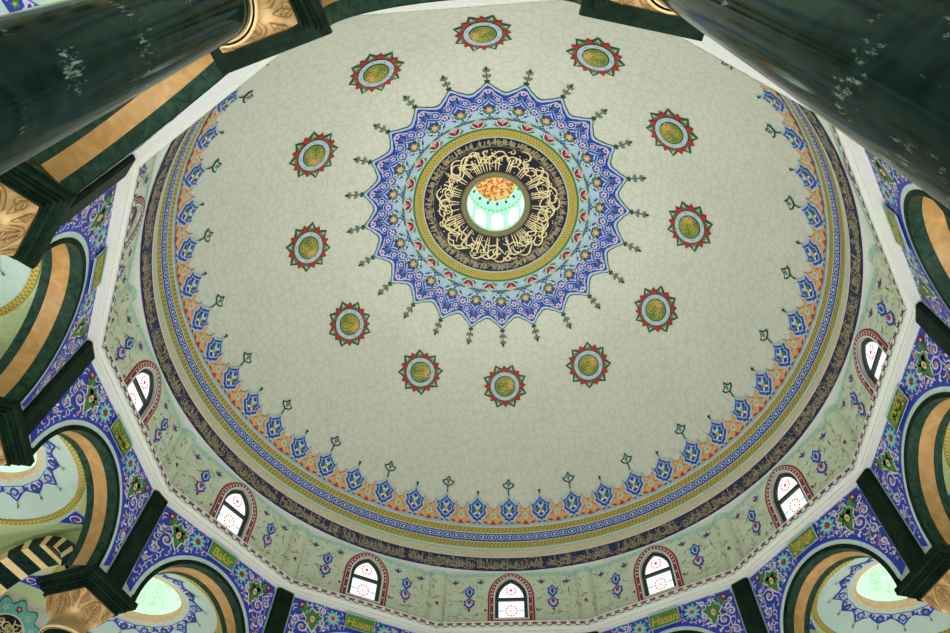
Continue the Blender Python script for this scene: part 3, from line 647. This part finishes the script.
# ------------------------------------------------------------------ ambulatory behind the arches
BR, OW = 13.85, 16.4          # bay centre, outer wall
def bay():
    Z = 12.46; RR = 2.68
    s = B(); rev(s, [(RR, Z+.0), (2.5, Z+.06), (2.3, Z+.14), (2.0, Z+.26), (1.7, Z+.34), (1.36, Z+.4)], 'bay_plaster', 64, (0, BR, 0)); root = s.build('ceiling_bay', smooth=True)
    def bp(x, y, h):
        q = math.hypot(x, y); z = Z+.4-(max(q, 1.36)-1.36)**1.7*.31; return (x, BR+y, z-h)
    f = B(lambda x, y, h: (x, y, Z-h)); a0, a1 = 11.05, OW
    f.poly([(-a0*T15, a0), (a0*T15, a0), (a1*T15, a1), (-a1*T15, a1)], 'bay_green', 0, holes=[[(RR*math.cos(2*PI*i/48), BR+RR*math.sin(2*PI*i/48)) for i in range(48)]])
    for sx in (-1, 1):       # blue corner pieces
        for yy, e in ((BR+1.3, 1), (BR-1.3, -1)):
            xx = sx*(2.45 if e > 0 else 2.3); tri = [(sx*2.2, BR+e*1.8), (sx*2.72, BR+e*1.0), (sx*(3.4 if e > 0 else 2.95), BR+e*2.2)]
            f.poly(tri, 'pale_blue', 1); cx, cy = sum(p[0] for p in tri)/3, sum(p[1] for p in tri)/3
            f.poly([(cx+(p[0]-cx)*.86, cy+(p[1]-cy)*.86) for p in tri], 'blue', 2); f.stroke(curl(cx, cy, 1, .2, sx), .05, 'white', 3); f.poly(ell(cx, cy, .07, n=6), 'red', 4)
    f.build('vault_panel', root)
    r = B(); rp = [(RR+.09, Z-.01), (RR+.08, Z-.03), (RR, Z-.05), (RR-.08, Z-.03), (RR-.09, Z+.03)]; n = 260
    r.grid([[(q*math.cos(2*PI*j/n), BR+q*math.sin(2*PI*j/n), z) for j in range(n)] for q, z in rp], lambda i, j: 'gold' if (j+i) % 2 else 'gold_dark', True); r.build('rope_moulding', root)
    st = B(bp, .01); st.disc(0, 0, 1.56, 'leaf_green', 1, 48, 1.46, rings=1); st.disc(0, 0, 1.47, 'cream_strip', 1, 48, 1.3, rings=1); st.disc(0, 0, 1.74, 'pale_blue', 1, 48, 1.55, rings=2)
    def rot(a): c, s_ = math.cos(a), math.sin(a); return lambda x, y, h: bp(x*c-(y+0)*s_, x*s_+y*c, h)
    for k in range(16):
        m = rot(D(22.5*k)); big = k % 2 == 0; t = 2.06 if big else 1.96
        st.poly([(-.33, 1.56), (-.36, 1.72), (-.2, 1.84), (0, t), (.2, 1.84), (.36, 1.72), (.33, 1.56)], 'blue', 2, m)
        st.poly([(-.27, 1.58), (-.28, 1.7), (-.14, 1.8), (0, t-.09), (.14, 1.8), (.28, 1.7), (.27, 1.58)], 'aqua_pale' if big else 'lilac', 3, m)
        st.poly(fleur(0, 1.58, .16, .34), 'blue', 4, m); flower(st, 0, 1.74, .09, 'pale_blue' if big else 'green', 'gold', 5, 5, m)
        for sx in (-1, 1): st.poly(leaf(sx*.2, 1.6, D(90-sx*20), .18, .08), 'pink' if big else 'blue', 5, m)
        st.stroke([(0, t), (0, t+.16)], .03, 'gold_dark', 3, m); st.poly(leaf(0, t+.06, D(90), .12, .06), 'leaf_green', 4, m)
    st.build('star_border', root)
    sk = B(); rev(sk, [(1.36, Z+.40), (1.32, Z+.38), (1.27, Z+.42), (1.27, Z+.6)], 'peach', 48, (0, BR, 0)); rev(sk, [(1.27, Z+.6), (1.2, Z+.95), (1.0, Z+1.25), (.6, Z+1.45), (.001, Z+1.5)], 'skylight', 48, (0, BR, 0))
    rng = random.Random(6)
    sm = lambda x, y, h: (x, BR+y, Z+.6+.88*math.sqrt(max(0, 1-(x*x+y*y)/1.62))-.03)
    for i in range(70):
        a, q = rng.uniform(0, 6.28), 1.1*math.sqrt(rng.random()); sk.stroke(arc(q*math.cos(a), q*math.sin(a), rng.uniform(.08, .18), rng.uniform(0, 360), rng.uniform(380, 560), 7), .05, 'skylight_green', 0, sm)
    sk.build('skylight', root)
    return root
bay0 = bay()
ow = B(wmap(OW)); hw = OW*T15; ow.poly([(-hw, FLOOR), (hw, FLOOR), (hw, 12.5), (-hw, 12.5)], 'plaster', 0)
ow.poly([(-hw, 9.0), (hw, 9.0), (hw, 9.2), (-hw, 9.2)], 'aqua', 1)
out0 = ow.build('wall_outer_north')
# striped cross arch between two bays, built along +y at az 90
def cross():
    root = empty('striped_arch'); c, r0, r1, t = 13.75, 1.75, 2.08, .45; n = 17
    for mat, par, nm in (('green_marble', 0, 'dark_blocks'), ('cream_marble', 1, 'light_blocks')):
        b = B()
        for i in range(n):
            if i % 2 != par: continue
            u = (i-(i % 2))/2; a0 = (u*1.5+(1 if par else 0))*PI/13.0; a1 = a0+(.5 if par else 1)*PI/13.0
            e = t+(.012 if par else 0)
            P = lambda r, a, x: (x, c+r*math.cos(a), 10.35+r*math.sin(a)*.92)
            rr0 = r0-(.012 if par else 0)
            for x in (-e, e): b.face([P(rr0, a0, x), P(rr0, a1, x), P(r1, a1, x), P(r1, a0, x)], mat)
            b.face([P(rr0, a0, -e), P(rr0, a0, e), P(rr0, a1, e), P(rr0, a1, -e)], mat)
            for a in (a0, a1): b.face([P(rr0, a, -e), P(rr0, a, e), P(r1, a, e), P(r1, a, -e)], mat)
        b.build(nm, root)
    return root
cross0 = cross()
b = B()
for x in (-.24, .24):
    b.poly([(11.1, 10.33), (11.1, 12.45), (OW-.05, 12.45), (OW-.05, 10.33)]+[(13.75+2.1*math.cos(PI*i/24), 10.35+1.96*math.sin(PI*i/24)) for i in range(25)], 'bay_green', 0, lambda u, z, h, x=x: (x, u, z))
scr0 = b.build('wall_cross_north')
for i, az in enumerate(ORDER):
    a = D(az-90); sd = SIDES[az]
    o = bay0 if i == 0 else dup(bay0, a); o.rotation_euler = (0, 0, a); o.name = 'ceiling_bay_'+sd; tag(o, 'pale aqua bay ceiling with a glowing skylight, behind the arch '+WHERE[az], 'ceiling', 'bay ceilings', 'structure')
    o = out0 if i == 0 else dup(out0, a); o.rotation_euler = (0, 0, a); o.name = 'wall_outer_'+sd; tag(o, 'pale outer wall seen through the arch '+WHERE[az], 'wall', 'outer walls', 'structure')
for i, az in enumerate(CORN):
    a = D(az-90)
    o = cross0 if i == 0 else dup(cross0, a); o.rotation_euler = (0, 0, a); tag(o, 'striped cross arch behind the column '+CORN[az], 'arch', 'striped cross arches')
    o = scr0 if i == 0 else dup(scr0, a); o.rotation_euler = (0, 0, a); o.name = 'wall_cross_'+SIDES[(az-15) % 360]; tag(o, 'pale green wall over the cross arch '+CORN[az], 'wall', 'cross walls', 'structure')
# aqua roundel with black calligraphy on the outer wall
rd = B(lambda x, y, h: (x, -h, y), .01); rng = random.Random(13)
pts = [((1.0+.1*math.cos(12*a))*math.cos(a), (1.0+.1*math.cos(12*a))*math.sin(a)) for a in (2*PI*i/96 for i in range(96))]
rd.poly([(x*1.04, y*1.04) for x, y in pts], 'dark_green', 1); rd.poly(pts, 'aqua', 2); rd.disc(0, 0, .62, 'white', 3, 40); rd.disc(0, 0, .56, 'navy', 4, 40)
for k in range(12):
    a = D(30*k); flower(rd, .8*math.cos(a), .8*math.sin(a), .12, 'maroon' if k % 3 == 0 else 'aqua_pale', 'pink', 3, 5)
for i in range(26):
    a, q = rng.uniform(0, 6.28), .45*math.sqrt(rng.random()); rd.stroke(arc(q*math.cos(a), q*math.sin(a), rng.uniform(.07, .16), rng.uniform(0, 360), rng.uniform(380, 560), 8), .04, 'script_gold', 5)
r0 = rd.build('roundel', loc=(16.37*math.cos(D(150))-2.3*.5, 16.37*math.sin(D(150))-2.3*.866, 11.2), rz=D(60)); tag(r0, 'aqua roundel with black and gold calligraphy on the outer wall, bottom left', 'roundel')
# floor
b = B(); rev(b, [(.001, FLOOR), (8, FLOOR), (17.2, FLOOR)], 'floor_stone', 72); fl = b.build('floor'); tag(fl, 'pale stone floor under the dome', 'floor', kind='structure')

# ------------------------------------------------------------------ light
def area(name, loc, target, size, power, col=(1, 1, 1)):
    l = bpy.data.lights.new(name, 'AREA'); l.shape = 'DISK'; l.size = size; l.energy = power; l.color = col
    o = bpy.data.objects.new(name, l); C.objects.link(o); o.location = loc; o.rotation_euler = (Vector(target)-Vector(loc)).to_track_quat('-Z', 'Y').to_euler(); return o
for k in range(12):
    a = 30*k; area('added_fill', (8.8*math.cos(D(a)), 8.8*math.sin(D(a)), 1.0), (1.5*math.cos(D(a)), -6+1.5*math.sin(D(a)), 23),   0.8, 146*(1+.06*math.sin(D(a))), (1, .985, .94)).data.spread = 2.2  # added fill from below to brighten the dome, not a known fitting
    area('added_bay_fill', (13.6*math.cos(D(a)), 13.6*math.sin(D(a)), .5), (13.6*math.cos(D(a)), 13.6*math.sin(D(a)), 12), 0.8, 235, (1, .985, .95))  # added fill under each bay to lift the vault, no fitting known there
wd = bpy.data.worlds.new('World'); bpy.context.scene.world = wd; wd.use_nodes = True
wd.node_tree.nodes['Background'].inputs['Color'].default_value = (.9, .95, 1, 1); wd.node_tree.nodes['Background'].inputs['Strength'].default_value = 1.0
# ------------------------------------------------------------------ camera
el, yaw, roll = .99397236, -.11632052, .05097293
fw = Vector((math.sin(yaw)*math.cos(el), math.cos(yaw)*math.cos(el), math.sin(el)))
r_ = Vector((math.cos(yaw), -math.sin(yaw), 0)); u_ = r_.cross(fw)
rr, uu = math.cos(roll)*r_+math.sin(roll)*u_, -math.sin(roll)*r_+math.cos(roll)*u_
cam = bpy.data.cameras.new('Camera'); co_ = bpy.data.objects.new('Camera', cam); C.objects.link(co_)
M = Matrix((rr, uu, -fw)).transposed().to_4x4(); M.translation = Vector((.70712956, -11.73659906, 0)); co_.matrix_world = M
cam.sensor_width = 36; cam.lens = 661.757657/950*36; cam.clip_end = 200; cam.clip_start = .05
sc = bpy.context.scene; sc.camera = co_
sc.view_settings.view_transform = 'Standard'; sc.view_settings.look = 'None'; sc.view_settings.exposure = 0.0; sc.view_settings.gamma = 1.0; sc.view_settings.use_curve_mapping = False
